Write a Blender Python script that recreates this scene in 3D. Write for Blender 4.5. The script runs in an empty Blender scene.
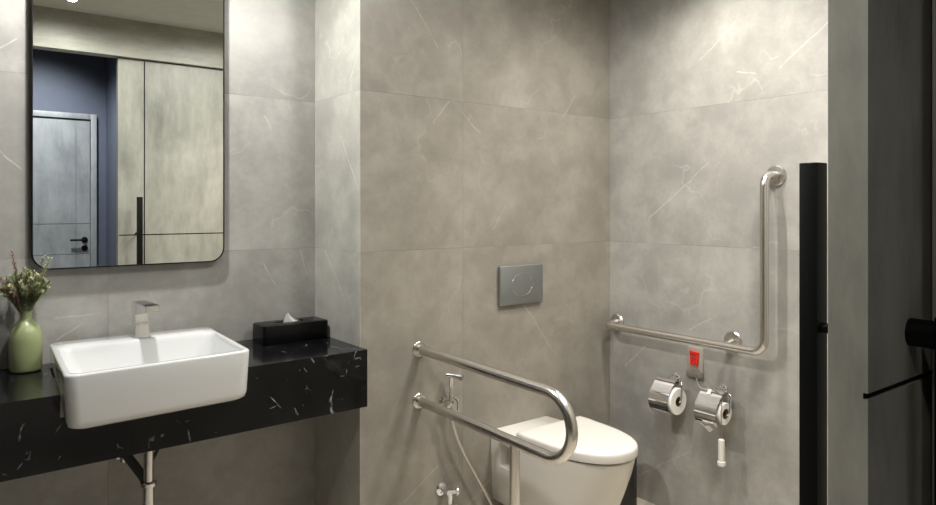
import bpy, bmesh, math, random
from mathutils import Vector, Matrix
random.seed(7)
PI = math.pi
C = bpy.context.scene.collection
SC = bpy.context.scene

# ------------------------------------------------------------------ materials
class N:
    """tiny node-tree helper"""
    def __init__(self, name):
        self.m = bpy.data.materials.new(name); self.m.use_nodes = True
        self.t = self.m.node_tree; self.b = self.t.nodes['Principled BSDF']
    def n(self, typ, **kw):
        nd = self.t.nodes.new(typ)
        for k, v in kw.items(): setattr(nd, k, v)
        return nd
    def l(self, a, b): self.t.links.new(a, b)
    def put(self, sock, v):
        if hasattr(v, 'is_linked') or hasattr(v, 'links'): self.l(v, sock)
        else: sock.default_value = v
    def math(self, op, a, b=None, c=None, clamp=False):
        nd = self.n('ShaderNodeMath', operation=op, use_clamp=clamp)
        self.put(nd.inputs[0], a)
        if b is not None: self.put(nd.inputs[1], b)
        if c is not None: self.put(nd.inputs[2], c)
        return nd.outputs[0]
    def vmath(self, op, a, b=None, scale=None):
        nd = self.n('ShaderNodeVectorMath', operation=op)
        self.put(nd.inputs[0], a)
        if b is not None: self.put(nd.inputs[1], b)
        if scale is not None: self.put(nd.inputs['Scale'], scale)
        return nd.outputs['Value'] if op in ('DOT_PRODUCT', 'LENGTH', 'DISTANCE') else nd.outputs['Vector']
    def noise(self, vec, scale, detail=4, rough=.55, dist=0):
        nd = self.n('ShaderNodeTexNoise')
        self.l(vec, nd.inputs['Vector'])
        nd.inputs['Scale'].default_value = scale; nd.inputs['Detail'].default_value = detail
        nd.inputs['Roughness'].default_value = rough; nd.inputs['Distortion'].default_value = dist
        return nd.outputs['Fac']
    def ramp(self, fac, stops):
        nd = self.n('ShaderNodeValToRGB'); self.l(fac, nd.inputs[0])
        e = nd.color_ramp.elements
        while len(e) < len(stops): e.new(.5)
        for el, (p, c) in zip(e, stops):
            el.position = p; el.color = (c[0], c[1], c[2], 1) if len(c) == 3 else c
        return nd.outputs[0]
    def smooth(self, v, a, b, lo=0., hi=1.):
        nd = self.n('ShaderNodeMapRange', interpolation_type='SMOOTHSTEP')
        self.l(v, nd.inputs[0])
        for i, x in enumerate((a, b, lo, hi)): nd.inputs[i+1].default_value = x
        return nd.outputs[0]
    def mix(self, fac, a, b, blend='MIX'):
        nd = self.n('ShaderNodeMix', data_type='RGBA', blend_type=blend)
        self.put(nd.inputs[0], fac)
        for s, v in ((nd.inputs[6], a), (nd.inputs[7], b)):
            if isinstance(v, tuple): s.default_value = (v[0], v[1], v[2], 1)
            else: self.l(v, s)
        return nd.outputs[2]
    def bump(self, h, strength=.1, dist=.002):
        nd = self.n('ShaderNodeBump'); self.l(h, nd.inputs['Height'])
        nd.inputs['Strength'].default_value = strength; nd.inputs['Distance'].default_value = dist
        self.l(nd.outputs[0], self.b.inputs['Normal'])
    def pos(self): return self.n('ShaderNodeNewGeometry').outputs['Position']
    def obj(self): return self.n('ShaderNodeTexCoord').outputs['Object']

def lin(r, g, b):
    f = lambda c: (c/255/12.92) if c/255 <= .04045 else ((c/255+.055)/1.055)**2.4
    return (f(r), f(g), f(b))

def plain(name, col, rough=.5, metal=0., bumpy=None, var=0., **kw):
    k = N(name); b = k.b
    b.inputs['Roughness'].default_value = rough; b.inputs['Metallic'].default_value = metal
    for kk, v in kw.items(): b.inputs[kk.replace('_', ' ')].default_value = v
    if var:
        f = k.noise(k.obj(), 14, 3)
        k.l(k.mix(k.smooth(f, .3, .7), tuple(c*(1-var) for c in col), tuple(min(1, c*(1+var)) for c in col)), b.inputs['Base Color'])
    else: b.inputs['Base Color'].default_value = (*col, 1)
    if bumpy: k.bump(k.noise(k.obj(), bumpy[0], 4), bumpy[1], bumpy[2])
    return k.m

def tile_mat(name, axis, joints, segs, base=(.30, .285, .25), zstep=.575, rough=.38):
    """large grey stone-look tiles; axis picks the horizontal world axis of the wall"""
    k = N(name); P = k.pos()
    sep = k.n('ShaderNodeSeparateXYZ'); k.l(P, sep.inputs[0])
    u = sep.outputs[axis]; z = sep.outputs[2]
    cmb = k.n('ShaderNodeCombineXYZ'); k.l(u, cmb.inputs[0]); k.l(z, cmb.inputs[1]); UV = cmb.outputs[0]
    # cell id for tone changes from tile to tile
    row = k.math('MAXIMUM', k.math('FLOOR', k.math('DIVIDE', z, zstep)), 1.)
    col = None
    for j in joints:
        g = k.math('GREATER_THAN', u, j); col = g if col is None else k.math('ADD', col, g)
    cid = k.math('ADD', k.math('MULTIPLY', row, 3.17), k.math('MULTIPLY', col, 1.71)) if col is not None else k.math('MULTIPLY', row, 3.17)
    off = k.n('ShaderNodeCombineXYZ'); k.l(cid, off.inputs[2]); k.l(k.math('MULTIPLY', cid, 5.3), off.inputs[0])
    Pc = k.vmath('ADD', P, off.outputs[0])
    tone = k.math('ADD', k.math('MULTIPLY', k.math('FRACT', k.math('MULTIPLY', cid, .377)), .10), -.05)
    big = k.noise(Pc, 2.3, 8, .66, .25); mid = k.noise(Pc, 7.5, 8, .7, .3); fine = k.noise(P, 70, 3, .6)
    v = k.math('ADD', k.math('ADD', k.math('MULTIPLY', k.smooth(big, .34, .66), .46), k.math('MULTIPLY', k.smooth(mid, .34, .66), .36)), k.math('MULTIPLY', fine, .17))
    v = k.math('ADD', v, tone)
    b = base
    colr = k.ramp(v, [(.15, tuple(c*.82 for c in b)), (.42, (b[0]*.95, b[1]*.94, b[2]*.93)), (.66, (b[0]*1.08, b[1]*1.08, b[2]*1.07)), (.9, (b[0]*1.22, b[1]*1.21, b[2]*1.20))])
    # fine natural cracks
    wn = k.vmath('ADD', Pc, k.vmath('SCALE', k.n('ShaderNodeTexNoise').outputs['Color'], scale=0.0))
    r1 = k.math('ABSOLUTE', k.math('SUBTRACT', k.noise(wn, 1.7, 4, .55, .1), .5))
    gate = k.smooth(k.noise(Pc, 4.2, 2), .50, .62)
    hair = k.math('MULTIPLY', k.smooth(r1, .0, .007, 1., 0.), gate)
    # the drawn pale veins of each tile
    nz = k.n('ShaderNodeTexNoise'); k.l(P, nz.inputs[0]); nz.inputs['Scale'].default_value = 9; nz.inputs['Detail'].default_value = 4
    wob = k.vmath('SCALE', k.vmath('SUBTRACT', nz.outputs['Color'], (.5, .5, .5)), scale=.022)
    Q = k.vmath('ADD', UV, k.vmath('MULTIPLY', wob, (1, 1, 0)))
    acc = None
    for (u0, z0, u1, z1) in segs:
        d = (u1-u0, z1-z0, 0); L2 = d[0]**2+d[1]**2
        rel = k.vmath('SUBTRACT', Q, (u0, z0, 0))
        t = k.math('DIVIDE', k.vmath('DOT_PRODUCT', rel, d), L2, clamp=True)
        D = k.n('ShaderNodeVectorMath', operation='SCALE'); D.inputs[0].default_value = d; k.l(t, D.inputs['Scale'])
        dist = k.vmath('LENGTH', k.vmath('SUBTRACT', rel, D.outputs['Vector']))
        # veins taper out towards one end
        w = k.math('MULTIPLY_ADD', t, -.0016, .0042)
        a = k.math('SUBTRACT', 1., k.math('DIVIDE', dist, w), clamp=True)
        acc = a if acc is None else k.math('MAXIMUM', acc, a)
    brk = k.smooth(k.noise(P, 38, 2), .33, .55, .35, 1.)
    vein = k.math('MULTIPLY', acc, brk) if acc is not None else hair
    vein = k.math('MAXIMUM', k.math('MULTIPLY', vein, .55), k.math('MULTIPLY', hair, .20))
    colr = k.mix(vein, colr, (b[0]*1.9, b[1]*1.87, b[2]*1.8))
    # joints
    jz = k.math('ABSOLUTE', k.math('SUBTRACT', k.math('FRACT', k.math('ADD', k.math('DIVIDE', z, zstep), .5)), .5))
    jm = k.math('MULTIPLY', k.smooth(k.math('MULTIPLY', jz, zstep), .0009, .0019, 1., 0.), k.math('GREATER_THAN', z, .9))
    for j in joints:
        jm = k.math('MAXIMUM', jm, k.smooth(k.math('ABSOLUTE', k.math('SUBTRACT', u, j)), .0009, .0019, 1., 0.))
    jm = k.math('MULTIPLY', jm, k.smooth(k.noise(P, 5, 2), .38, .6, .35, 1.))
    colr = k.mix(k.math('MULTIPLY', jm, .45), colr, tuple(c*.45 for c in b))
    k.l(colr, k.b.inputs['Base Color'])
    k.l(k.smooth(mid, .2, .8, rough-.06, rough+.08), k.b.inputs['Roughness'])
    k.b.inputs['Specular IOR Level'].default_value = .45
    hgt = k.math('SUBTRACT', k.math('MULTIPLY', mid, .25), jm)
    k.bump(hgt, .12, .0015)
    return k.m

SEG_T = [(1.492, 1.632, 1.564, 1.724), (1.624, 1.68, 1.728, 1.6), (1.39, 2.081, 1.51, 1.923), (1.954, 0.892, 2.118, 0.694), (1.506, 0.317, 1.358, 0.216), (1.769, 0.202, 1.657, 0.13), (1.79, 1.216, 1.849, 1.318), (2.262, 1.813, 2.186, 1.704)]
SEG_S = [(0.293, 0.887, 0.366, 0.937), (0.287, 0.957, 0.394, 0.96), (0.142, 1.789, 0.185, 1.826), (0.965, 1.101, 1.012, 1.016), (0.973, 1.654, 0.996, 1.603), (1.113, 1.142, 1.138, 1.043), (0.142, 1.484, 0.199, 1.425)]
SEG_R = [(2.304, 1.561, 2.174, 1.36), (2.242, 1.77, 2.196, 1.835), (2.446, 1.144, 2.281, 0.969)]
SEG_W = [(1.94, 1.259, 1.642, 1.497), (2.074, 0.581, 1.953, 0.7), (1.998, 0.101, 1.737, 0.284), (1.341, 1.835, 1.158, 1.971), (1.517, 1.847, 1.433, 1.822), (1.525, 2.043, 1.684, 1.919), (1.732, 0.794, 1.628, 0.857)]
M = {}
TB = lin(146, 139, 127)
M['tile_s'] = tile_mat('stone_tile_vanity_wall', 0, [-.76, .439], SEG_S, lin(153, 151, 146))
M['tile_t'] = tile_mat('stone_tile_toilet_wall', 0, [1.631], SEG_T, lin(140, 135, 126))
M['tile_r'] = tile_mat('stone_tile_return_lit', 1, [], SEG_R, lin(176, 175, 167))  # lighter base: part of the light on the return is put into the colour
M['tile_w'] = tile_mat('stone_tile_right_wall', 1, [.95], SEG_W, lin(151, 149, 144))

def floor_mat():
    k = N('floor_tile'); P = k.pos()
    v = k.math('ADD', k.math('MULTIPLY', k.noise(P, 3, 5, .6, .6), .7), k.math('MULTIPLY', k.noise(P, 30, 4), .3))
    col = k.ramp(v, [(.3, lin(164, 155, 142)), (.7, lin(202, 194, 180))])
    br = k.n('ShaderNodeTexBrick'); k.l(P, br.inputs['Vector']); br.offset = 0
    br.inputs['Scale'].default_value = 1; br.inputs['Brick Width'].default_value = .6; br.inputs['Row Height'].default_value = .6
    br.inputs['Mortar Size'].default_value = .0015; br.inputs['Mortar Smooth'].default_value = 0
    k.l(k.mix(br.outputs['Fac'], col, lin(90, 84, 76)), k.b.inputs['Base Color'])
    k.b.inputs['Roughness'].default_value = .4; return k.m
M['floor'] = floor_mat()

def marble_mat():
    k = N('black_marble'); P = k.pos()
    nz = k.n('ShaderNodeTexNoise'); k.l(P, nz.inputs[0]); nz.inputs['Scale'].default_value = 7; nz.inputs['Detail'].default_value = 5
    Q = k.vmath('ADD', P, k.vmath('SCALE', nz.outputs['Color'], scale=.05))
    def vor(vec, sc):
        v = k.n('ShaderNodeTexVoronoi', feature='DISTANCE_TO_EDGE'); k.l(vec, v.inputs['Vector']); v.inputs['Scale'].default_value = sc; return v.outputs['Distance']
    va = k.math('MULTIPLY', k.smooth(vor(Q, 6.5), .002, .016, 1., 0.), k.smooth(k.noise(P, 9, 2), .56, .64))
    vc = k.math('MULTIPLY', k.smooth(vor(Q, 17), .004, .03, 1., 0.), k.smooth(k.noise(P, 21, 2), .60, .68))
    vein = k.math('MULTIPLY', k.math('MAXIMUM', va, k.math('MULTIPLY', vc, .8)), k.smooth(k.noise(P, 60, 2), .35, .6, .25, 1.))
    base = k.mix(k.smooth(k.noise(P, 6, 5), .3, .8), lin(9, 9, 11), lin(19, 19, 21))
    k.l(k.mix(k.math('MULTIPLY', vein, .8), base, lin(150, 152, 156)), k.b.inputs['Base Color'])
    k.b.inputs['Roughness'].default_value = .12; k.b.inputs['Specular IOR Level'].default_value = .36
    return k.m
M['marble'] = marble_mat()

def laminate(name, d, l, horiz=False):
    """weathered concrete-look laminate with vertical streaks"""
    k = N(name); P = k.pos()
    mp = k.n('ShaderNodeMapping'); k.l(P, mp.inputs[0])
    mp.inputs['Scale'].default_value = (2.2, 14, 9) if horiz else (6, 6, 1.5)
    s1 = k.noise(mp.outputs[0], 1.6, 8, .68, .1); s2 = k.noise(P, 2.5, 4, .6, .3); s3 = k.noise(mp.outputs[0], 7, 5, .7)
    v = k.math('ADD', k.math('ADD', k.math('MULTIPLY', s1, .42), k.math('MULTIPLY', s2, .40)), k.math('MULTIPLY', s3, .15))
    k.l(k.ramp(v, [(.33, d), (.5, tuple((a+b)/2 for a, b in zip(d, l))), (.68, l)]), k.b.inputs['Base Color'])
    k.b.inputs['Roughness'].default_value = .5
    k.bump(s3, .06, .001); return k.m
M['lam'] = laminate('concrete_laminate', lin(116, 116, 108), lin(184, 182, 170))
M['lam_h'] = laminate('concrete_laminate_header', lin(134, 133, 122), lin(190, 188, 174), True)
M['dark_lam'] = laminate('dark_laminate', lin(52, 50, 48), lin(84, 82, 78))
M['lam_g'] = laminate('grey_laminate', lin(110, 116, 122), lin(164, 170, 174))
M['blue'] = plain('blue_grey_paint', lin(80, 88, 106), .6, var=.04)
M['ceil'] = plain('ceiling_paint', lin(200, 200, 194), .8, bumpy=(20, .05, .002), var=.04)
M['ceramic'] = plain('white_ceramic', lin(201, 202, 201), .09, Coat_Weight=.4, Coat_Roughness=.03)
M['ceramic_t'] = plain('white_toilet_ceramic', lin(216, 212, 204), .12, Coat_Weight=.3, Coat_Roughness=.04)
M['lid'] = plain('white_plastic_lid', lin(216, 212, 205), .22)
M['gap'] = plain('gap_shade', lin(30, 28, 26), .7)
M['chrome'] = plain('chrome', (.88, .88, .90), .05, 1.)
M['chrome_s'] = plain('satin_chrome', (.62, .61, .59), .16, 1.)
def brushed(name, col, rough):
    k = N(name); k.b.inputs['Metallic'].default_value = 1; k.b.inputs['Base Color'].default_value = (*col, 1)
    k.b.inputs['Roughness'].default_value = rough; return k.m
M['steel'] = brushed('brushed_steel', (.69, .66, .62), .25)
M['plate'] = brushed('satin_grey_metal', (.40, .42, .425), .36)
M['black'] = plain('black_metal', lin(9, 9, 10), .55, Specular_IOR_Level=.15)
M['blackgl'] = plain('black_lacquer', lin(7, 7, 8), .24, Specular_IOR_Level=.18)
M['blackpl'] = plain('black_plastic', lin(16, 15, 14), .35)
M['mirror'] = plain('mirror_glass', (.86, .88, .86), .0, 1.)
M['paper'] = plain('white_paper', lin(238, 236, 230), .9, bumpy=(120, .15, .001))
M['core'] = plain('cardboard', lin(120, 106, 88), .9)
M['vase'] = plain('sage_green_glaze', lin(143, 151, 108), .33, bumpy=(60, .05, .001), var=.04)
M['leaf'] = plain('green_needles', lin(140, 147, 104), .7, var=.22)
M['leaf2'] = plain('pale_green_needles', lin(186, 188, 150), .7, var=.2)
M['leaf3'] = plain('rusty_dried_needles', lin(166, 136, 122), .75, var=.2)
M['stem'] = plain('brown_stem', lin(96, 92, 66), .8)
M['red'] = plain('red_plastic', lin(226, 50, 36), .4)
M['redink'] = plain('dark_red_ink', lin(118, 18, 16), .5)
M['greypl'] = plain('pale_grey_plastic', lin(168, 163, 154), .4)
M['greypl2'] = plain('mid_grey_plastic', lin(118, 113, 105), .4)
M['whitepl'] = plain('white_plastic', lin(214, 211, 203), .4)
M['hose'] = brushed('braided_steel_hose', (.60, .57, .52), .34)
M['rubber'] = plain('black_rubber', lin(18, 18, 17), .6)
def emit(name, col, s):
    k = N(name); k.b.inputs['Emission Color'].default_value = (*col, 1); k.b.inputs['Emission Strength'].default_value = s
    k.b.inputs['Base Color'].default_value = (.8, .8, .8, 1); return k.m
M['lamp'] = emit('lit_lens', (1., .93, .80), 14)

# ------------------------------------------------------------------ mesh helpers
def box(bm, x0, x1, y0, y1, z0, z1, bev=0, seg=2):
    r = bmesh.ops.create_cube(bm, size=1)
    for v in r['verts']:
        v.co = Vector(((x0+x1)/2+v.co.x*(x1-x0), (y0+y1)/2+v.co.y*(y1-y0), (z0+z1)/2+v.co.z*(z1-z0)))
    if bev:
        es = list({e for v in r['verts'] for e in v.link_edges})
        bmesh.ops.bevel(bm, geom=es, offset=bev, segments=seg, profile=.5, affect='EDGES')
def frames(pts):
    pts = [Vector(p) for p in pts]; n = len(pts); out = []; up = None
    for i in range(n):
        t = (pts[min(i+1, n-1)]-pts[max(i-1, 0)]).normalized()
        if up is None:
            a = Vector((0, 0, 1)) if abs(t.z) < .9 else Vector((1, 0, 0))
            up = (a-t*a.dot(t)).normalized()
        else: up = (up-t*up.dot(t)).normalized()
        out.append((pts[i], up, t.cross(up)))
    return out
def loft(bm, rings, cap0=True, cap1=True, closed=True):
    vs = [[bm.verts.new(p) for p in r] for r in rings]; n = len(rings[0])
    for a, b in zip(vs, vs[1:]):
        for i in range(n if closed else n-1):
            j = (i+1) % n; bm.faces.new((a[i], a[j], b[j], b[i]))
    if cap0: bm.faces.new(vs[0][::-1])
    if cap1: bm.faces.new(vs[-1])
    return vs
def tube(bm, pts, r, seg=16, caps=True):
    fr = frames(pts); rr = r if isinstance(r, (list, tuple)) else [r]*len(fr)
    loft(bm, [[p+a*(q*math.cos(2*PI*i/seg))+b*(q*math.sin(2*PI*i/seg)) for i in range(seg)] for (p, a, b), q in zip(fr, rr)], caps, caps)
def lathe(bm, prof, c, axis='z', seg=32):
    """prof: (radius, distance along axis) pairs; closes both ends"""
    ax = {'x': Vector((1, 0, 0)), 'y': Vector((0, 1, 0)), 'z': Vector((0, 0, 1)), '-x': Vector((-1, 0, 0)), '-y': Vector((0, -1, 0))}[axis]
    a = Vector((0, 0, 1)) if abs(ax.z) < .5 else Vector((1, 0, 0)); b = ax.cross(a); c = Vector(c)
    loft(bm, [[c+ax*h+a*(max(r, 1e-5)*math.cos(2*PI*i/seg))+b*(max(r, 1e-5)*math.sin(2*PI*i/seg)) for i in range(seg)] for r, h in prof])
def corner_path(pts, rad, n=8):
    """polyline with rounded corners"""
    pts = [Vector(p) for p in pts]; out = [pts[0]]
    rr = rad if isinstance(rad, (list, tuple)) else [rad]*(len(pts)-2)
    for i in range(1, len(pts)-1):
        p = pts[i]; a = (pts[i-1]-p).normalized(); b = (pts[i+1]-p).normalized(); r = rr[i-1]
        ang = a.angle(b); d = r/math.tan(ang/2); c = p+(a+b).normalized()*(r/math.sin(ang/2))
        s = p+a*d; e = p+b*d; v0 = s-c; v1 = e-c; th = v0.angle(v1)
        for k in range(n+1):
            t = k/n; out.append(c+(v0*math.sin((1-t)*th)+v1*math.sin(t*th))/math.sin(th))
    out.append(pts[-1]); return out
def bez(p0, p1, p2, p3, n=24):
    p0, p1, p2, p3 = map(Vector, (p0, p1, p2, p3))
    return [p0*(1-t)**3+p1*3*t*(1-t)**2+p2*3*t*t*(1-t)+p3*t**3 for t in (i/n for i in range(n+1))]
def rrect(x0, x1, y0, y1, r, z, n=6):
    out = []
    for cx, cy, a0 in ((x1-r, y1-r, 0), (x0+r, y1-r, PI/2), (x0+r, y0+r, PI), (x1-r, y0+r, 1.5*PI)):
        for k in range(n+1):
            a = a0+PI/2*k/n; out.append(Vector((cx+r*math.cos(a), cy+r*math.sin(a), z)))
    return out
BASE = {}
def obj(name, bm, mat, parent=None, origin=None, sharp=35, smooth=True, dbl=True):
    if dbl: bmesh.ops.remove_doubles(bm, verts=bm.verts, dist=1e-6)
    bmesh.ops.recalc_face_normals(bm, faces=bm.faces)
    if parent is not None: w = BASE[parent.name]
    elif origin is not None: w = Vector(origin)
    else:
        xs = [v.co for v in bm.verts]
        w = Vector(((min(v.x for v in xs)+max(v.x for v in xs))/2, (min(v.y for v in xs)+max(v.y for v in xs))/2, min(v.z for v in xs)))
    bmesh.ops.translate(bm, verts=bm.verts, vec=-w)
    me = bpy.data.meshes.new(name); bm.to_mesh(me); bm.free()
    if smooth:
        me.shade_smooth(); me.set_sharp_from_angle(angle=math.radians(sharp))
    me.materials.append(mat)
    o = bpy.data.objects.new(name, me); C.objects.link(o)
    if parent is not None: o.parent = parent
    else: o.location = w
    BASE[o.name] = w
    return o
def tag(o, label, cat, group=None):
    o['label'] = label; o['category'] = cat
    if group: o['group'] = group
    return o
def thing(name, label, cat, loc, group=None):
    o = bpy.data.objects.new(name, None); C.objects.link(o); o.location = loc; o.empty_display_size = .05
    BASE[o.name] = Vector(loc); return tag(o, label, cat, group)
def struct(name, bm, mat, label, cat, **kw):
    o = obj(name, bm, mat, **kw); o['kind'] = 'structure'; return tag(o, label, cat)
def B(*a, **k):
    bm = bmesh.new(); box(bm, *a, **k); return bm
def copy_tree(o, parent=None, off=None):
    c = o.copy(); C.objects.link(c); c.parent = parent
    if off is not None: c.location = o.location+Vector(off)
    for ch in o.children: copy_tree(ch, c)
    return c

# ------------------------------------------------------------------ room (metres; camera stands at the doorway, x right along the vanity wall, y into the room)
YT, YS, XR, XW, H = 2.167, 2.536, 1.176, 2.497, 2.45
HV = 2.95
YD0, YD1 = .3527, .398            # sliding door faces
struct('floor', B(-.75, 2.6, -2.2, 2.64, -.1, 0), M['floor'], 'beige grey tiled bathroom floor', 'floor')
struct('ceiling', B(-.65, XW, .340, YS, H, H+.1), M['ceil'], 'plain grey ceiling over the bathroom', 'ceiling')
struct('ceiling_vestibule', B(-.75, 2.6, -2.2, .34, HV, HV+.1), M['ceil'], 'vestibule ceiling behind the doorway', 'ceiling')
struct('wall_vanity', B(-.65, XR, YS, YS+.1, 0, H), M['tile_s'], 'grey stone-tiled wall behind the mirror and basin', 'wall')
struct('wall_return', B(XR, XR+.0015, YT, YS+.1, 0, H), M['tile_r'], 'brightly lit narrow tiled return beside the tissue box', 'wall')
struct('wall_toilet', B(XR+.0015, XW, YT, YS+.1, 0, H), M['tile_t'], 'brown-grey tiled wall behind the toilet', 'wall')
struct('wall_right', B(XW, XW+.1, -2.2, YS+.1, 0, HV), M['tile_w'], 'brightly lit tiled wall carrying the L-shaped grab bar', 'wall')
struct('wall_left', B(-.75, -.65, -2.2, YS+.1, 0, HV), M['dark_lam'], 'wall closing the left side of the bathroom', 'wall')
# wall with the doorway; its bathroom face is the line the sliding door runs along
bm = bmesh.new(); box(bm, 1.009, XW, .24, .340, 0, HV); struct('wall_doorway', bm, M['lam'], 'laminate-clad jamb wall beside the sliding door', 'wall')
struct('wall_overdoor', B(-.65, 1.009, .24, .340, 2.3, HV), M['lam'], 'strip of wall above the doorway', 'wall')
struct('trim_header', B(-.65, XW, .340, .435, 2.222, H), M['lam_h'], 'concrete-look header covering the sliding door track', 'trim')
# vestibule behind the camera, seen in the mirror
struct('wall_vestibule_right', B(1.215, 1.30, -2.1, .24, 0, HV), M['blue'], 'dark blue-grey side wall of the vestibule seen in the mirror', 'wall')
struct('wall_vestibule_back', B(-.65, 1.30, -2.2, -2.1, 0, HV), M['blue'], 'dark blue-grey vestibule wall around the grey door', 'wall')

# sliding door
def sliding_door():
    x0, x1 = .853, 2.02; s = .0055
    bm = bmesh.new(); zb, zt = .012, 2.215
    box(bm, x0, x1, YD0+s, YD1-s, zb, zt)
    go, gi, gv = 1.09, 1.138, 1.002; g = .0035
    box(bm, x0, x1, YD0, YD0+s, zb, go-g); box(bm, x0, x1, YD0, YD0+s, go+g, zt)
    for a, b in ((x0, gv-g), (gv+g, x1)):
        box(bm, a, b, YD1-s, YD1, zb, gi-g); box(bm, a, b, YD1-s, YD1, gi+g, zt)
    box(bm, x0, x0+.006, YD1-s, YD1, gi-g, gi+g)
    d = struct('door_1', bm, M['lam'], 'concrete-look sliding door standing open at right, black bar handles', 'door', dbl=False)
    bm = bmesh.new()
    box(bm, x0+.0005, x1, YD0+s-.0015, YD0+s+.001, go-g, go+g)
    box(bm, x0+.006, x1, YD1-s-.001, YD1-s+.0015, gi-g, gi+g); box(bm, gv-g, gv+g, YD1-s-.001, YD1-s+.0015, zb, zt)
    obj('groove', bm, M['black'], d)
    bm = bmesh.new(); box(bm, .945, .975, .4555, .4805, .56, 1.371, .0015)
    hd = obj('door_handle', bm, M['black'], d)
    bm = bmesh.new()
    for z in (1.145, .66): lathe(bm, [(.010, 0), (.010, .004), (.007, .005), (.007, .0585)], (.957, YD1-.0003, z), 'y', 20)
    obj('standoff', bm, M['black'], hd)
    bm = bmesh.new(); box(bm, .959, .989, .297, .3215, .37, 1.176, .0015)
    h2 = obj('door_handle', bm, M['black'], d)
    bm = bmesh.new()
    for z in (1.152, .44): lathe(bm, [(.0175, 0), (.0175, .0315)], (.9745, YD0+.0003, z), '-y', 24)
    obj('standoff', bm, M['black'], h2)
sliding_door()

# far door in the vestibule
def far_door():
    y = -2.1; x0, x1, zt = .20, 1.078, 2.10
    bm = bmesh.new(); gv, g1, g2, g = .968, .884, 1.158, .003
    box(bm, x0, x1, y, y+.02, .008, zt)
    xs = [x0, gv-g, gv+g, x1]; zs = [.008, g1-g, g1+g, g2-g, g2+g, zt]
    for i in (0, 2):
        for j in (0, 2, 4): box(bm, xs[i], xs[i+1], y+.02, y+.026, zs[j], zs[j+1], .001, 1)
    d = struct('door_2', bm, M['lam_g'], 'grey wooden door with lever handle reflected in the mirror', 'door', dbl=False)
    bm = bmesh.new()
    box(bm, x1+.003, x1+.052, y, y+.045, 0, zt+.055, .002); box(bm, x0-.052, x0-.003, y, y+.045, 0, zt+.055, .002)
    box(bm, x0-.003, x1+.003, y, y+.045, zt+.006, zt+.055, .002)
    obj('door_frame', bm, M['lam_g'], d)
    bm = bmesh.new(); lathe(bm, [(.026, 0), (.026, .008), (.01, .009), (.01, .05)], (1.034, y+.026, 1.013), 'y', 24)
    tube(bm, corner_path([(1.034, y+.045, 1.013), (1.034, y+.07, 1.013), (.915, y+.07, 1.013)], .012, 5), .009, 12)
    h = obj('door_handle', bm, M['black'], d)
    bm = bmesh.new(); lathe(bm, [(.026, 0), (.026, .008), (.012, .009), (.012, .014)], (1.034, y+.026, .938), 'y', 24)
    obj('keyhole_rosette', bm, M['black'], d)
far_door()

# ------------------------------------------------------------------ mirror
def wall_mirror():
    x0, x1, z0, z1, r = .221, .811, 1.114, 2.16, .052
    t = thing('wall_mirror', 'tall mirror with rounded corners and thin black frame above the basin', 'mirror', ((x0+x1)/2, YS, z0))
    def ring(d, y, rr):
        return [Vector((p.x, y, p.y)) for p in rrect(x0+d, x1-d, z0+d, z1-d, rr, 0, 10)]
    bm = bmesh.new()
    loft(bm, [ring(.02, YS-.0245, r-.02), ring(.0005, YS-.0245, r), ring(0, YS-.025, r), ring(0, YS-.0305, r), ring(.0008, YS-.0315, r-.001), ring(.0035, YS-.0315, r-.003), ring(.0042, YS-.0295, r-.004), ring(.0042, YS-.026, r-.004)], False, False)
    obj('mirror_frame', bm, M['black'], t)
    bm = bmesh.new(); loft(bm, [ring(.06, YS, .02), ring(.06, YS-.025, .02)]); obj('backing', bm, M['black'], t)
    bm = bmesh.new(); loft(bm, [ring(.004, YS-.020, r-.004), ring(.004, YS-.029, r-.004)], True, True)
    obj('mirror_glass', bm, M['mirror'], t)
wall_mirror()

# ------------------------------------------------------------------ vanity counter
CT = .815; CF = 2.114
bX0, bX1, bY0, bY1, bZ0, bZ1 = .252, .733, 1.968, 2.466, .748, .892
bm = bmesh.new()
box(bm, -.65, bX0, CF, YS, CT-.03, CT); box(bm, bX1, XR, CF, YS, CT-.03, CT); box(bm, bX0, bX1, bY1+.002, YS, CT-.03, CT)
box(bm, -.65, bX0, CF, CF+.03, .617, CT-.03); box(bm, bX1, XR, CF, CF+.03, .617, CT-.03); box(bm, bX0, bX1, CF, CF+.03, .617, bZ0-.001)
for v in bm.verts:                # the cut-out follows the basin's splayed sides
    f = (bY1-v.co.y)/(bY1-bY0)
    if abs(v.co.x-bX0) < 1e-5: v.co.x += .0015-(f-.5)*.022
    elif abs(v.co.x-bX1) < 1e-5: v.co.x += -.0015-(f-.5)*.022
for v in bm.verts:
    if v.co.y < 2.2: v.co.y += (v.co.x-XR)*.02
box(bm, bX0+.009, bX0+.020, bY1-.009, bY1+.004, CT-.03, CT)
tag(obj('vanity_counter', bm, M['marble'], dbl=False), 'black marble vanity counter with deep apron under the basin', 'counter')

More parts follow.
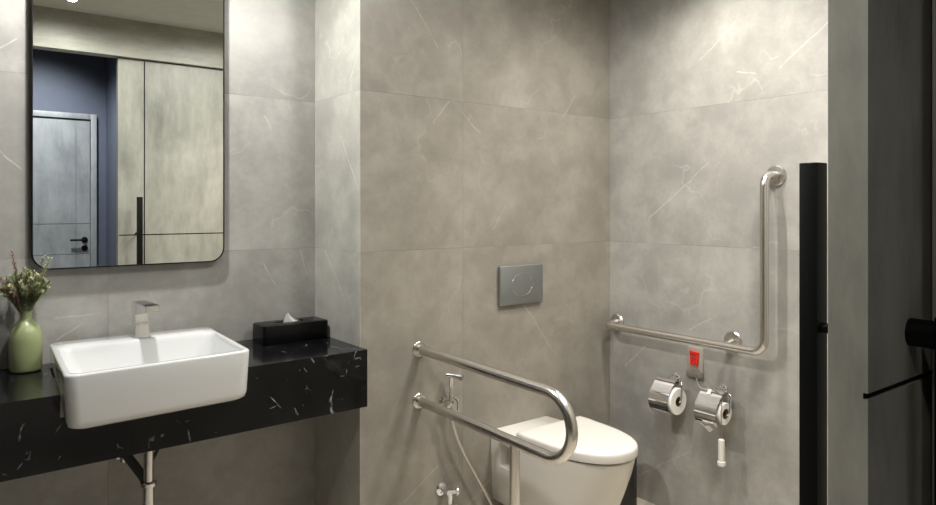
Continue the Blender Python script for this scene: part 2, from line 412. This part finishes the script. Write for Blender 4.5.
def basin():
    t = thing('wash_basin', 'white rectangular semi-recessed basin set in the black counter', 'sink', ((bX0+bX1)/2, (bY0+bY1)/2, bZ0))
    iX0, iX1, iY0, iY1 = bX0+.016, bX1-.016, bY0+.018, 2.352
    R = []
    R.append(rrect(bX0+.06, bX1-.06, bY0+.06, bY1-.06, .03, bZ0, 8))
    R.append(rrect(bX0+.022, bX1-.022, bY0+.02, bY1-.02, .03, bZ0+.0005, 8))
    R.append(rrect(bX0+.010, bX1-.010, bY0+.008, bY1-.012, .032, bZ0+.008, 8))
    R.append(rrect(bX0+.006, bX1-.006, bY0+.003, bY1-.008, .034, bZ0+.022, 8))
    R.append(rrect(bX0+.002, bX1-.002, bY0+.0005, bY1-.004, .034, bZ0+.09, 8))
    R.append(rrect(bX0, bX1, bY0, bY1, .03, bZ1-.006, 8))
    R.append(rrect(bX0+.001, bX1-.001, bY0+.001, bY1-.001, .03, bZ1-.002, 8))
    R.append(rrect(bX0+.004, bX1-.004, bY0+.004, bY1-.004, .028, bZ1, 8))
    R.append(rrect(iX0-.003, iX1+.003, iY0-.003, iY1+.003, .034, bZ1, 8))
    R.append(rrect(iX0, iX1, iY0, iY1, .036, bZ1-.003, 8))
    R.append(rrect(iX0+.004, iX1-.004, iY0+.003, iY1-.004, .038, bZ1-.015, 8))
    R.append(rrect(iX0+.022, iX1-.022, iY0+.014, iY1-.018, .045, bZ1-.075, 8))
    R.append(rrect(iX0+.036, iX1-.036, iY0+.026, iY1-.030, .05, bZ1-.10, 8))
    R.append(rrect(iX0+.07, iX1-.07, iY0+.06, iY1-.06, .05, bZ1-.112, 8))
    R.append(rrect(.494-.02, .494+.02, 2.17-.02, 2.17+.02, .0199, bZ1-.118, 8))
    for rg in R:                      # sides splay very slightly towards the wall
        for p in rg:
            f = (bY1-p.y)/(bY1-bY0); p.x -= (f-.5)*.022; p.y += (p.x-.49)*.07*f
    bm = bmesh.new(); loft(bm, R)
    obj('basin_bowl', bm, M['ceramic'], t, sharp=50)
    bm = bmesh.new(); lathe(bm, [(.021, -.004), (.021, .0), (.019, .002), (.006, .002), (.005, .001)], (.494, 2.17, bZ1-.1165), 'z', 28)
    obj('drain', bm, M['chrome'], t)
basin()

def faucet():
    turn = Matrix.Rotation(math.radians(3), 3, 'Z'); piv = Vector((.508, 2.41, 0))
    rot = lambda bm: bmesh.ops.rotate(bm, verts=bm.verts, matrix=turn, cent=piv)
    t = thing('basin_faucet', 'angular chrome mixer tap on the back ledge of the basin', 'faucet', (.508, 2.405, bZ1))
    bm = bmesh.new(); box(bm, .482, .535, 2.374, 2.432, bZ1, bZ1+.005, .0015)
    rot(bm); obj('base_plate', bm, M['chrome'], t)
    # body: a tapered column
    bm = bmesh.new()
    loft(bm, [[Vector(p) for p in ((.486, 2.378, .894), (.531, 2.378, .894), (.531, 2.428, .894), (.486, 2.428, .894))],
              [Vector(p) for p in ((.490, 2.388, .972), (.527, 2.388, .972), (.527, 2.428, .972), (.490, 2.428, .972))]])
    bmesh.ops.bevel(bm, geom=bm.edges[:], offset=.0015, segments=2, affect='EDGES')
    rot(bm); obj('body', bm, M['chrome'], t)
    # spout/lever: flat wedge reaching forward over the bowl
    bm = bmesh.new(); prof = [(2.432, .970), (2.432, 1.006), (2.282, 1.007), (2.272, 1.004), (2.272, .987), (2.385, .966)]
    loft(bm, [[Vector((x, y, z)) for y, z in prof] for x in (.4885, .5300)])
    bmesh.ops.bevel(bm, geom=bm.edges[:], offset=.0015, segments=2, affect='EDGES')
    rot(bm); obj('spout', bm, M['chrome'], t)
faucet()

def drain_pipe():
    t = thing('drain_pipe', 'vertical chrome waste pipe under the basin', 'pipe', (.487, 2.19, 0))
    bm = bmesh.new(); lathe(bm, [(.0155, .25), (.0155, .495), (.0135, .497), (.0135, .746)], (.487, 2.19, 0), 'z', 24)
    p = obj('pipe', bm, M['chrome_s'], t)
    bm = bmesh.new(); lathe(bm, [(.018, .485), (.0225, .487), (.0225, .497), (.018, .500)], (.487, 2.19, 0), 'z', 24)
    obj('collar', bm, M['chrome_s'], t)
    bm = bmesh.new(); tube(bm, corner_path([(.487, 2.19, .26), (.487, 2.19, .16), (.487, 2.30, .16), (.487, 2.30, .26), (.487, 2.534, .26)], .025, 6), .0155, 18)
    lathe(bm, [(.034, 0), (.034, .004), (.018, .008)], (.487, YS, .26), '-y', 24)
    obj('trap', bm, M['chrome_s'], t)
drain_pipe()
bm = bmesh.new()
tube(bm, [(.41, 2.28, .62), (.445, 2.27, .56), (.485, 2.25, .495), (.4985, 2.245, .46), (.4985, 2.245, .30)], .0135, 14)
tag(obj('overflow_pipe', bm, M['rubber']), 'dark slanting pipe joining behind the chrome waste pipe', 'pipe')
for nm, pts, lab in (('supply_hose', bez((.35, 2.33, .64), (.345, 2.35, .50), (.42, 2.35, .53), (.425, 2.34, .63)), 'looped supply hose left of the chrome waste pipe'),
                ('supply_hose', bez((.56, 2.32, .66), (.58, 2.33, .56), (.52, 2.34, .52), (.515, 2.36, .44)), 'thin supply hose curving right of the chrome waste pipe')):
    bm = bmesh.new(); tube(bm, pts, .0055, 10); tag(obj(nm, bm, M['rubber']), lab, 'hose')
bm = bmesh.new(); lathe(bm, [(.02, 0), (.02, .004), (.009, .006), (.009, .04)], (.70, YS, .585), '-y', 20); lathe(bm, [(.012, .0), (.012, .03)], (.70, YS-.045, .575), 'z', 16)
tag(obj('stop_valve', bm, M['chrome_s']), 'small chrome stop valve below the counter underside', 'valve')

bm = bmesh.new(); lathe(bm, [(.02, 0), (.02, .004), (.009, .006), (.009, .04)], (.478, YS, .485), '-y', 20); lathe(bm, [(.012, .0), (.012, .034)], (.478, YS-.045, .472), 'z', 16)
tag(obj('stop_valve', bm, M['chrome_s']), 'chrome stop valve on the wall just left of the waste pipe', 'valve')

# ------------------------------------------------------------------ vase and dried sprigs
VX, VY = .203, 2.466
bm = bmesh.new()
lathe(bm, [(.036, 0), (.0415, .004), (.0432, .012), (.0438, .05), (.0434, .095), (.041, .115), (.034, .134), (.023, .147), (.0165, .155), (.0145, .160), (.0150, .172), (.0175, .178), (.0185, .181), (.0165, .183), (.0125, .178), (.0115, .16), (.02, .145), (.033, .11), (.034, .02), (.01, .012)], (VX, VY, CT), 'z', 40)
tag(obj('flower_vase', bm, M['vase']), 'sage green bottle vase standing on the counter left of the basin', 'vase')
def bouquet():
    t = thing('dried_bouquet', 'bunch of dried green needle sprigs in the green vase', 'plant', (VX, VY, CT+.165))
    rnd = random.Random(3)
    for i in range(40):
        a = 2*PI*i*.618+.3; q = ((i*7) % 40+.5)/40; el = math.acos(1-q*.92)
        rr = .058+.012*rnd.random()
        tip = Vector((VX+rr*.98*math.sin(el)*math.cos(a), VY+rr*.8*math.sin(el)*math.sin(a)-.004, CT+.232+rr*1.15*math.cos(el)))
        make_sprig(t, tip, rnd, M['leaf3'] if i % 9 == 4 else M['leaf'] if i % 5 < 3 else M['leaf2'], .8)
    make_sprig(t, Vector((VX-.034, VY+.01, CT+.358)), rnd, M['leaf3'], .8)
    make_sprig(t, Vector((VX-.075, VY-.01, CT+.300)), rnd, M['leaf3'], .8)
    make_sprig(t, Vector((VX-.085, VY+.02, CT+.270)), rnd, M['leaf'], .9)
    make_sprig(t, Vector((VX+.060, VY-.03, CT+.340)), rnd, M['leaf2'], .8)
def make_sprig(t, tip, rnd, mat, full=1.):
    b0 = Vector((VX+rnd.uniform(-.006, .006), VY+rnd.uniform(-.006, .006), CT+.12)); mid = Vector((VX+(tip.x-VX)*.25, VY+(tip.y-VY)*.25, CT+.215))
    path = bez(b0, b0+Vector((0, 0, .05)), mid, tip, 14)
    bm = bmesh.new(); tube(bm, path, [.0014]*10+[.0012, .001, .0008, .0006, .0004], 5)
    s = obj('sprig', bm, M['stem'], t)
    bm = bmesh.new(); fr = frames(path); n = int(300*full)
    for i in range(n):
        f = .36+.64*(i/n)**.9; k = min(int(f*14), 13); u = f*14-k
        p = fr[k][0].lerp(fr[k+1][0], u); ax = (fr[k+1][0]-fr[k][0]).normalized()
        an = rnd.uniform(0, 2*PI); side = fr[k][1]*math.cos(an)+fr[k][2]*math.sin(an)
        L = (.012+.011*rnd.random())*(1.1-.5*f); d = (ax*.75+side*.85).normalized()
        w = d.cross(ax).normalized()*.0017; q = p+d*L*.5
        nn = d.cross(w).normalized()*.0006
        v = [bm.verts.new(x) for x in (p, q+w, p+d*L, q-w, q+nn)]
        bm.faces.new((v[0], v[1], v[4])); bm.faces.new((v[1], v[2], v[4])); bm.faces.new((v[2], v[3], v[4])); bm.faces.new((v[3], v[0], v[4]))
    lf = obj('needles', bm, mat, s, smooth=False, dbl=False)
    lf['kind'] = 'stuff'
bouquet()

# ------------------------------------------------------------------ tissue box
def tissue_box():
    x0, x1, y0, y1, z0, z1 = .912, 1.166, 2.392, 2.508, CT, CT+.068
    bm = bmesh.new(); n = 6
    R = [rrect(x0+.001, x1-.001, y0+.001, y1-.001, .011, z0, n), rrect(x0, x1, y0, y1, .012, z0+.004, n), rrect(x0, x1, y0, y1, .012, z1-.005, n), rrect(x0+.002, x1-.002, y0+.002, y1-.002, .011, z1-.001, n), rrect(x0+.005, x1-.005, y0+.005, y1-.005, .010, z1, n)]
    cx, cy = (x0+x1)/2, (y0+y1)/2+.004
    slot = lambda a, b, z: [Vector((cx+a*math.copysign(abs(math.cos(t))**.8, math.cos(t)), cy+b*math.sin(t), z)) for t in [PI/4+2*PI*(i+.5-n/2-.5)/(4*(n+1)) for i in range(4*(n+1))]]
    R += [slot(.066, .018, z1), slot(.064, .016, z1-.002), slot(.064, .016, z1-.02)]
    loft(bm, R); o = obj('tissue_box', bm, M['blackgl'], origin=(cx, cy, z0)); tag(o, 'glossy black tissue box on the counter by the return wall', 'tissue box')
    bm = bmesh.new(); g = 8; prev = []
    # a folded tissue: pleated sheet rising to a point
    rows = []
    for j in range(g+1):
        v = j/g; row = []
        for i in range(13):
            u = i/12
            w = .045*(1-v*.86); x = cx+.012-.024*v+(u-.5)*2*w; z = z1-.014+v*.047-(abs(u-.5)**1.5)*.02*v
            y = cy+math.sin(u*9+v)*.005*(1-.5*v)-.004*v
            row.append(bm.verts.new((x, y, z)))
        rows.append(row)
    for j in range(g):
        for i in range(12): bm.faces.new((rows[j][i], rows[j][i+1], rows[j+1][i+1], rows[j+1][i]))
    bmesh.ops.solidify(bm, geom=bm.faces[:], thickness=.001)
    tag(obj('paper_tissue', bm, M['paper'], sharp=60), 'white tissue tip sticking out of the black box', 'tissue')
tissue_box()

# ------------------------------------------------------------------ toilet
TX = 1.931
def dshape(wb, w, yb, ym, yf, z, n=40, e=2.25):
    """plan outline: straight back, sides widening to ym, blunt rounded front reaching yf"""
    pts = [Vector((TX+wb, yb, z)), Vector((TX+(wb+w)/2+.004, (yb+ym)/2, z))]
    for i in range(n+1):
        a = PI*i/n; c, s = math.cos(a), math.sin(a)
        pts.append(Vector((TX+w*math.copysign(abs(c)**(2/e), c), ym+(yf-ym)*abs(s)**(2/e), z)))
    pts += [Vector((TX-(wb+w)/2-.004, (yb+ym)/2, z)), Vector((TX-wb, yb, z))]
    return pts
def toilet():
    t = thing('toilet', 'white wall-hung toilet with closed lid', 'toilet', (TX, YT, .11))
    bm = bmesh.new()
    R = [dshape(.10, .10, YT, 2.02, 1.85, .104), dshape(.128, .128, YT, 2.0, 1.775, .108), dshape(.146, .146, YT, 1.98, 1.715, .126),
         dshape(.151, .158, YT, 1.96, 1.672, .19), dshape(.153, .166, YT, 1.945, 1.640, .27), dshape(.155, .172, YT, 1.935, 1.615, .335),
         dshape(.156, .175, YT, 1.93, 1.602, .38), dshape(.156, .175, YT, 1.93, 1.598, .398), dshape(.1555, .1735, YT, 1.93, 1.601, .402), dshape(.153, .169, YT, 1.93, 1.607, .404)]
    loft(bm, R)
    body = obj('bowl', bm, M['ceramic_t'], t, sharp=48)
    # the fixing recess low on the left flank
    cut = obj('recess_cutter', B(1.70, 1.832, 2.03, 2.108, .276, .372, bev=.006), M['ceramic_t'], origin=(0, 0, 0))
    md = body.modifiers.new('cut', 'BOOLEAN'); md.object = cut; md.operation = 'DIFFERENCE'; md.solver = 'EXACT'
    bpy.context.view_layer.update()
    me = bpy.data.meshes.new_from_object(body.evaluated_get(bpy.context.evaluated_depsgraph_get()))
    body.modifiers.clear(); body.data = me; me.name = 'bowl'; me.shade_smooth(); me.set_sharp_from_angle(angle=math.radians(40))
    bpy.data.objects.remove(cut)
    ry = 1.992
    def lidring(d, z, e=2.3): return dshape(.176-d, .173-d, ry-d, 1.89, 1.590+d, z, e=e)
    bm = bmesh.new(); loft(bm, [lidring(.012, .404), lidring(.012, .409)])
    obj('lid_gap_shade', bm, M['gap'], t)  # dark slab painted in for the shade between bowl and lid
    bm = bmesh.new(); loft(bm, [lidring(.004, .409), lidring(.001, .410), lidring(0, .413), lidring(0, .435), lidring(.0015, .441), lidring(.006, .4455), lidring(.014, .4475), lidring(.03, .4485), lidring(.05, .449)])
    l = obj('lid', bm, M['lid'], t, sharp=45)
    for s in (-1, 1):
        bm = bmesh.new(); lathe(bm, [(.012, -.035), (.012, .035)], (TX+s*.075, ry+.008, .4155), 'x', 16); obj('hinge', bm, M['lid'], t)
toilet()

bm = bmesh.new()
lathe(bm, [(.088, 0), (.0935, .003), (.0935, .27), (.095, .272), (.095, .302), (.088, .309), (.05, .312)], (2.277, 1.952, 0), 'z', 40)
tag(obj('waste_bin', bm, M['blackpl']), 'black cylindrical bin between toilet and right wall', 'bin')

# ------------------------------------------------------------------ flush plate
def flush_plate():
    x0, x1, z0, z1 = 1.810, 2.048, .905, 1.067; cx, cz = (x0+x1)/2, (z0+z1)/2
    t = thing('flush_plate', 'satin grey flush plate on the wall above the toilet', 'flush plate', (cx, YT, z0))
    fl = lambda pts, y: [Vector((p.x, y, p.y)) for p in pts]
    bm = bmesh.new()
    loft(bm, [fl(rrect(x0+.004, x1-.004, z0+.004, z1-.004, .004, 0), YT), fl(rrect(x0, x1, z0, z1, .006, 0), YT-.004), fl(rrect(x0, x1, z0, z1, .006, 0), YT-.016), fl(rrect(x0+.003, x1-.003, z0+.003, z1-.003, .005, 0), YT-.018)])
    obj('cover', bm, M['plate'], t)
    for a0, nm in ((.16*PI, 0), (1.16*PI, 1)):
        bm = bmesh.new(); pts = [(cx+.058*math.cos(a0+PI*.84*k/24), YT-.0178, cz+.046*math.sin(a0+PI*.84*k/24)) for k in range(25)]
        tube(bm, pts, .0011, 8); obj('button_outline', bm, M['chrome_s'], t)
flush_plate()

# ------------------------------------------------------------------ grab rails
def swing_rail():
    x = 1.426; zt, zb, r = .776, .582, .0175; ye = 1.378
    t = thing('swing_up_grab_rail', 'U-shaped steel support rail with floor leg beside the toilet', 'grab rail', (x, YT, 0))
    zc, R = (zt+zb)/2, (zt-zb)/2
    pts = [(x, YT-.003, zt)]+[(x, ye+R-R*math.sin(PI*k/20), zc+R*math.cos(PI*k/20)) for k in range(21)]+[(x, YT-.003, zb)]
    pts = [(a, b, c-.013*(YT-b)/.8) for a, b, c in pts]      # the free end hangs a little low
    bm = bmesh.new(); tube(bm, pts, r, 20); obj('rail', bm, M['steel'], t)
    for z in (zt, zb):
        bm = bmesh.new(); lathe(bm, [(.029, 0), (.029, .002), (.027, .004), (.019, .0045)], (x, YT, z), '-y', 32); obj('wall_flange', bm, M['steel'], t)
    bm = bmesh.new(); tube(bm, [(x, 1.624, 0), (x, 1.624, zb-.012)], .0165, 20); obj('leg', bm, M['steel'], t)
    bm = bmesh.new(); lathe(bm, [(.03, 0), (.03, .006), (.0175, .012)], (x, 1.624, 0), 'z', 24); obj('leg_foot', bm, M['steel'], t)
swing_rail()
def l_bar():
    x = XW-.078; z = .769; y1, yc, zt = 2.122, 1.359, 1.428; r = .0165
    t = thing('l_shaped_grab_bar', 'L-shaped brushed steel grab bar on the right wall', 'grab bar', (XW, yc, z))
    bm = bmesh.new()
    p = corner_path([(XW-.004, y1, z+.006), (x, y1, z), (x, yc, z), (x, yc, zt), (XW-.004, yc-.004, zt)], [.028, .05, .04], 10)
    tube(bm, p, r, 20); obj('bar', bm, M['steel'], t)
    bm = bmesh.new(); tube(bm, [(x, 1.532, z), (XW-.004, 1.532, z+.008)], .011, 16); obj('bracket', bm, M['steel'], t)
    for (y, zz) in ((y1, z+.006), (1.532, z+.010), (yc-.004, zt)):
        bm = bmesh.new(); lathe(bm, [(.039, 0), (.039, .004), (.035, .009), (.018, .010)], (XW-.0013, y, zz), '-x', 32); obj('wall_flange', bm, M['steel'], t)
l_bar()

# ------------------------------------------------------------------ bidet spray
def spray():
    x = 1.545
    t = thing('bidet_spray', 'chrome hand bidet spray with hose hung on the toilet wall', 'bidet spray', (x, YT, .52))
    bm = bmesh.new(); lathe(bm, [(.020, 0), (.020, .005), (.010, .007), (.010, .032)], (x-.012, YT, .558), '-y', 20); box(bm, x-.024, x+.008, YT-.048, YT-.022, .545, .572, .003)
    obj('holder', bm, M['chrome_s'], t)
    bm = bmesh.new(); tube(bm, [(x, YT-.04, .525), (x, YT-.04, .55), (x, YT-.04, .61), (x, YT-.04, .655), (x, YT-.042, .668)], [.008, .0085, .0065, .0075, .009], 14)
    tube(bm, [(x-.012, YT-.028, .668), (x+.004, YT-.05, .668), (x+.022, YT-.082, .664)], [.009, .0095, .0125], 16)
    h = obj('spray_head', bm, M['chrome_s'], t)
    bm = bmesh.new(); tube(bm, [(x+.012, YT-.045, .585), (x+.017, YT-.06, .57), (x+.016, YT-.062, .535)], .004, 10); obj('trigger', bm, M['chrome_s'], h)
    bm = bmesh.new()
    pts = bez((x, YT-.04, .53), (x-.005, YT-.045, .42), (1.70, YT-.045, .22), (1.755, YT-.05, .09), 30)[:-1]+bez((1.755, YT-.05, .09), (1.80, YT-.055, -.02), (1.60, YT-.055, .0), (1.562, YT-.048, .17), 24)
    tube(bm, pts, .0066, 12); obj('hose', bm, M['hose'], t)
spray()
def angle_valve():
    x, z = 1.528, .226
    t = thing('angle_valve', 'small chrome angle valve on the wall below the bidet spray', 'valve', (x, YT, z))
    bm = bmesh.new(); lathe(bm, [(.025, 0), (.025, .003), (.018, .009), (.010, .010), (.010, .05)], (x, YT, z), '-y', 24)
    lathe(bm, [(.012, -.042), (.012, -.012), (.009, 0), (.011, .01)], (x+.008, YT-.045, z), 'z', 18); obj('body', bm, M['chrome'], t)
    bm = bmesh.new(); lathe(bm, [(.008, 0), (.008, .02), (.013, .022), (.015, .028), (.008, .04)], (x+.012, YT-.045, z-.004), 'x', 16)
    box(bm, x+.036, x+.046, YT-.048, YT-.042, z-.022, z+.014, .002); box(bm, x+.036, x+.046, YT-.063, YT-.027, z-.007, z-.001, .002)
    obj('handle', bm, M['chrome'], t)
angle_valve()

# ------------------------------------------------------------------ paper holders and rolls
def holder(y0, label):
    """chrome roll holder with a hinged cover, mount in the middle at y0"""
    z0 = .580; ax, az, R = XW-.075, .505, .056
    t = thing('toilet_paper_holder', label, 'paper holder', (XW, y0, z0), 'toilet paper holders on the right wall')
    bm = bmesh.new(); lathe(bm, [(.0215, 0), (.0215, .006), (.019, .009), (.010, .010), (.010, .052)], (XW, y0, z0), '-x', 24)
    obj('mount', bm, M['chrome'], t)
    bm = bmesh.new(); ya = y0-.073
    tube(bm, corner_path([(ax+.012, y0+.02, z0), (ax+.012, ya, z0), (ax, ya, az), (ax, y0+.045, az)], [.008, .008], 5), .0048, 12)
    obj('arm', bm, M['chrome'], t)
    bm = bmesh.new(); prof = [(XW-.054, z0+.008), (XW-.068, z0+.012), (XW-.082, z0+.008), (XW-.104, z0-.010)]
    for k in range(9):
        a = math.radians(38+k*14.5); prof.append((ax-(R+.006)*math.sin(a)-.003, az+(R+.006)*math.cos(a)))
    n = len(prof); th = .0012
    rings = []
    for y in (y0+.040, y0-.056):
        rings.append([Vector((px, y, pz)) for px, pz in prof])
    a = [[bm.verts.new(p) for p in r] for r in rings]
    for i in range(n-1): bm.faces.new((a[0][i], a[0][i+1], a[1][i+1], a[1][i]))
    bmesh.ops.solidify(bm, geom=bm.faces[:], thickness=th)
    obj('cover', bm, M['chrome'], t, sharp=30)
    return t
def paper_roll(y0, label, R=.055, L0=-.064):
    ax, az = XW-.075, .505
    t = thing('toilet_paper_roll', label, 'toilet paper', (ax, y0, az-R), 'toilet paper rolls')
    bm = bmesh.new(); L1 = .034; s = 40
    def ring(r, y): return [Vector((ax+r*math.cos(2*PI*i/s), y0+y, az+r*math.sin(2*PI*i/s))) for i in range(s)]
    rs = [ring(.0205, L0), ring(R-.002, L0), ring(R, L0+.002), ring(R, L1-.002), ring(R-.002, L1), ring(.0205, L1), ring(.0205, L0)]
    loft(bm, rs, False, False); obj('paper', bm, M['paper'], t)
    bm = bmesh.new(); rs = [ring(.0204, L0+.0005), ring(.0204, L1-.0005), ring(.0192, L1-.0005), ring(.0192, L0+.0005), ring(.0204, L0+.0005)]
    loft(bm, rs, False, False); obj('cardboard_core', bm, M['core'], t)
    return t
Y1, Y2 = 1.798, 1.578
hd = holder(Y1, 'chrome toilet paper holder nearer the toilet, cover lowered')
rl = paper_roll(Y1, 'thick white paper roll in the holder nearer the toilet')
h2 = copy_tree(hd, None, (0, Y2-Y1, 0)); h2['label'] = 'chrome toilet paper holder below the vertical bar with cord across it'
r2 = paper_roll(Y2, 'paper roll with torn tail under the pull cord', .043, -.059)
# torn tail of the second roll
bm = bmesh.new(); x = XW-.075-.040; rows = []
for j in range(5):
    v = j/4; rows.append([bm.verts.new((x-.024+.028*v+.003*math.sin(u*2.3), Y2+.018-.050*(u/5)*(1-.25*v)-.012*v, .462-.012*v-.020*v*(1-abs(u/5-.55)*1.6)+.003*math.sin(u*1.7+v))) for u in range(6)])
for j in range(4):
    for i in range(5): bm.faces.new((rows[j][i], rows[j][i+1], rows[j+1][i+1], rows[j+1][i]))
bmesh.ops.solidify(bm, geom=bm.faces[:], thickness=.0012)
o = obj('paper_tail', bm, M['paper'], None, sharp=60)
w = o.location.copy(); o.parent = r2; o.location = w-r2.location
# small white tab on the second cover
bm = bmesh.new(); box(bm, -.0012, .0012, -.008, .008, -.011, .011, .0005, 1)
bmesh.ops.rotate(bm, verts=bm.verts, matrix=Matrix.Rotation(math.radians(35), 3, 'Y'), cent=(0, 0, 0)); bmesh.ops.translate(bm, verts=bm.verts, vec=(XW-.0945, Y2+.0, z if False else .5825))
o = obj('sticker', bm, M['whitepl'], None); w = o.location.copy(); o.parent = h2; o.location = w-h2.location; o['label'] = 'white sticker'

# ------------------------------------------------------------------ emergency pull cord
def pull_cord():
    y0, y1, z0, z1 = 1.666, 1.738, .608, .727; yc = 1.700
    t = thing('emergency_pull_cord', 'grey call plate with red tag and hanging white pull handle', 'pull cord', (XW, (y0+y1)/2, z0))
    bm = bmesh.new(); box(bm, XW-.008, XW, y0, y1, z0+.015, z1, .002); obj('plate', bm, M['greypl'], t)
    bm = bmesh.new(); box(bm, XW-.016, XW, y0-.002, y1+.002, z0-.006, z0+.017, .002); obj('cord_outlet', bm, M['greypl2'], t)
    # red tag, slightly wider at the top
    bm = bmesh.new(); xs = XW-.008
    pr = [(yc-.0205, .708), (yc+.0215, .712), (yc+.0185, .654), (yc-.0140, .651)]
    loft(bm, [[Vector((xs, y, z)) for y, z in pr], [Vector((xs-.012, y, z)) for y, z in pr]])
    bmesh.ops.bevel(bm, geom=bm.edges[:], offset=.0015, segments=2, affect='EDGES')
    tg = obj('red_tag', bm, M['red'], t)
    bm = bmesh.new(); xf = xs-.0125
    def st(a, b, c, d): box(bm, xf, xf+.001, yc+min(a, b), yc+max(a, b), min(c, d), max(c, d))
    st(.015, -.013, .697, .699); st(.015, .012, .688, .697); st(.006, .003, .684, .697); st(-.004, -.007, .688, .697)
    st(.014, -.012, .679, .6815)
    st(.011, -.008, .672, .674); st(.011, -.008, .659, .661); st(.011, .0085, .659, .674); st(-.0055, -.008, .659, .674)
    obj('lettering', bm, M['redink'], tg)
    bm = bmesh.new(); tube(bm, [(XW-.021, yc-.002, .655), (XW-.06, 1.62, .622), (XW-.085, 1.552, .589), (XW-.096, 1.522, .578), (XW-.108, 1.516, .52), (XW-.110, 1.516, .46), (XW-.109, 1.516, .412)], .0014, 8)
    obj('cord', bm, M['greypl2'], t)
    bm = bmesh.new(); tube(bm, bez((XW-.014, 1.690, .604), (XW-.018, 1.685, .58), (XW-.03, 1.672, .58), (XW-.05, 1.640, .572)), .0011, 6); obj('loose_cord', bm, M['whitepl'], t)
    bm = bmesh.new(); lathe(bm, [(.006, .104), (.0115, .101), (.0122, .09), (.0125, .02), (.0155, .017), (.0155, .004), (.011, 0)], (XW-.109, 1.516, .312), 'z', 24); obj('pull_handle', bm, M['whitepl'], t)
pull_cord()

# ------------------------------------------------------------------ ceiling downlights
def downlight(x, y, label):
    t = thing('ceiling_downlight', label, 'light', (x, y, H), 'ceiling downlights')
    bm = bmesh.new(); s = 36
    ring = lambda r, z: [Vector((x+r*math.cos(2*PI*i/s), y+r*math.sin(2*PI*i/s), z)) for i in range(s)]
    loft(bm, [ring(.046, H), ring(.046, H-.005), ring(.042, H-.007), ring(.034, H-.007), ring(.033, H-.002)], False, False); obj('trim_ring', bm, M['whitepl'], t)
    bm = bmesh.new(); loft(bm, [ring(.033, H), ring(.033, H-.003)]); obj('lens', bm, M['lamp'], t)
    return t
LAMPS = [(.55, .84, 'ceiling downlight by the doorway, reflected at the mirror top'), (2.08, 1.48, 'ceiling downlight over the L-shaped grab bar'), (1.90, .92, 'added unseen downlight behind the sliding door, brightening the right wall'),
         (.42, 2.06, 'ceiling downlight over the basin'), (1.45, 1.15, 'added unseen fill downlight over the middle of the bathroom')]  # the corner and middle fittings are unseen additions for the fill spots
d0 = downlight(*LAMPS[0])
for x, y, lab in LAMPS[1:]:
    c = copy_tree(d0, None, (x-LAMPS[0][0], y-LAMPS[0][1], 0)); c['label'] = lab

def spot(name, loc, target, power, col, size=110, blend=.7, rad=.03):
    l = bpy.data.lights.new(name, 'SPOT'); l.energy = power; l.color = col; l.spot_size = math.radians(size); l.spot_blend = blend; l.shadow_soft_size = rad
    o = bpy.data.objects.new(name, l); C.objects.link(o); o.location = loc
    o.rotation_euler = (Vector(target)-Vector(loc)).to_track_quat('-Z', 'Y').to_euler(); return o
WARM = (1., .950, .875); NEUT = (1., .992, .968)
spot('lamp_doorway', (.55, .84, H-.02), (.55, .84, 0), 46, NEUT, 172, .8)
spot('lamp_grab_bar', (2.08, 1.48, H-.02), (2.08, 1.48, 0), 96, WARM, 136, 1, .022)
spot('fill_right_wall', (1.90, .92, H-.02), (1.90, .92, 0), 168, WARM, 130, 1, .12)  # unseen source added to brighten the right wall
spot('lamp_basin', (.42, 2.06, H-.02), (.42, 2.06, 0), 135, NEUT, 176, .6, .05)
spot('fill_middle', (1.45, 1.15, H-.02), (1.45, 1.15, 0), 64, NEUT, 178, .3, .09)  # unseen fill added for the toilet wall and the wall tops
spot('fill_vestibule_back', (.62, -1.15, HV-.03), (.62, -2.1, 1.0), 300, (1., .985, .96), 95, .8, .08)  # unseen fill added and aimed to light only the vestibule's back wall
spot('fill_door_edge', (-.3, -.15, HV-.03), (-.1, -.1, 0), 40, (1, .95, .90), 165, .9, .08)  # unseen fill added to lift the sliding door's edge and outer face

W = bpy.data.worlds.new('World'); SC.world = W; W.use_nodes = True
W.node_tree.nodes['Background'].inputs[0].default_value = (.9, .95, 1, 1); W.node_tree.nodes['Background'].inputs[1].default_value = .05

# ------------------------------------------------------------------ camera
cam = bpy.data.cameras.new('camera'); co = bpy.data.objects.new('camera', cam); C.objects.link(co)
co.location = (0, 0, 1.31); co.rotation_euler = (PI/2, 0, math.radians(-37.4))
cam.sensor_width = 36; cam.lens = 689/936*36; cam.shift_y = -45.5/936; cam.clip_start = .02
SC.camera = co
SC.view_settings.view_transform = 'Standard'; SC.view_settings.look = 'None'; SC.view_settings.gamma = 1; SC.view_settings.use_curve_mapping = False
SC.view_settings.exposure = -.24
SC.cycles.use_denoising = True
SC.cycles.max_bounces = 8; SC.cycles.diffuse_bounces = 5; SC.cycles.glossy_bounces = 5
SC.cycles.caustics_reflective = False; SC.cycles.sample_clamp_indirect = 4
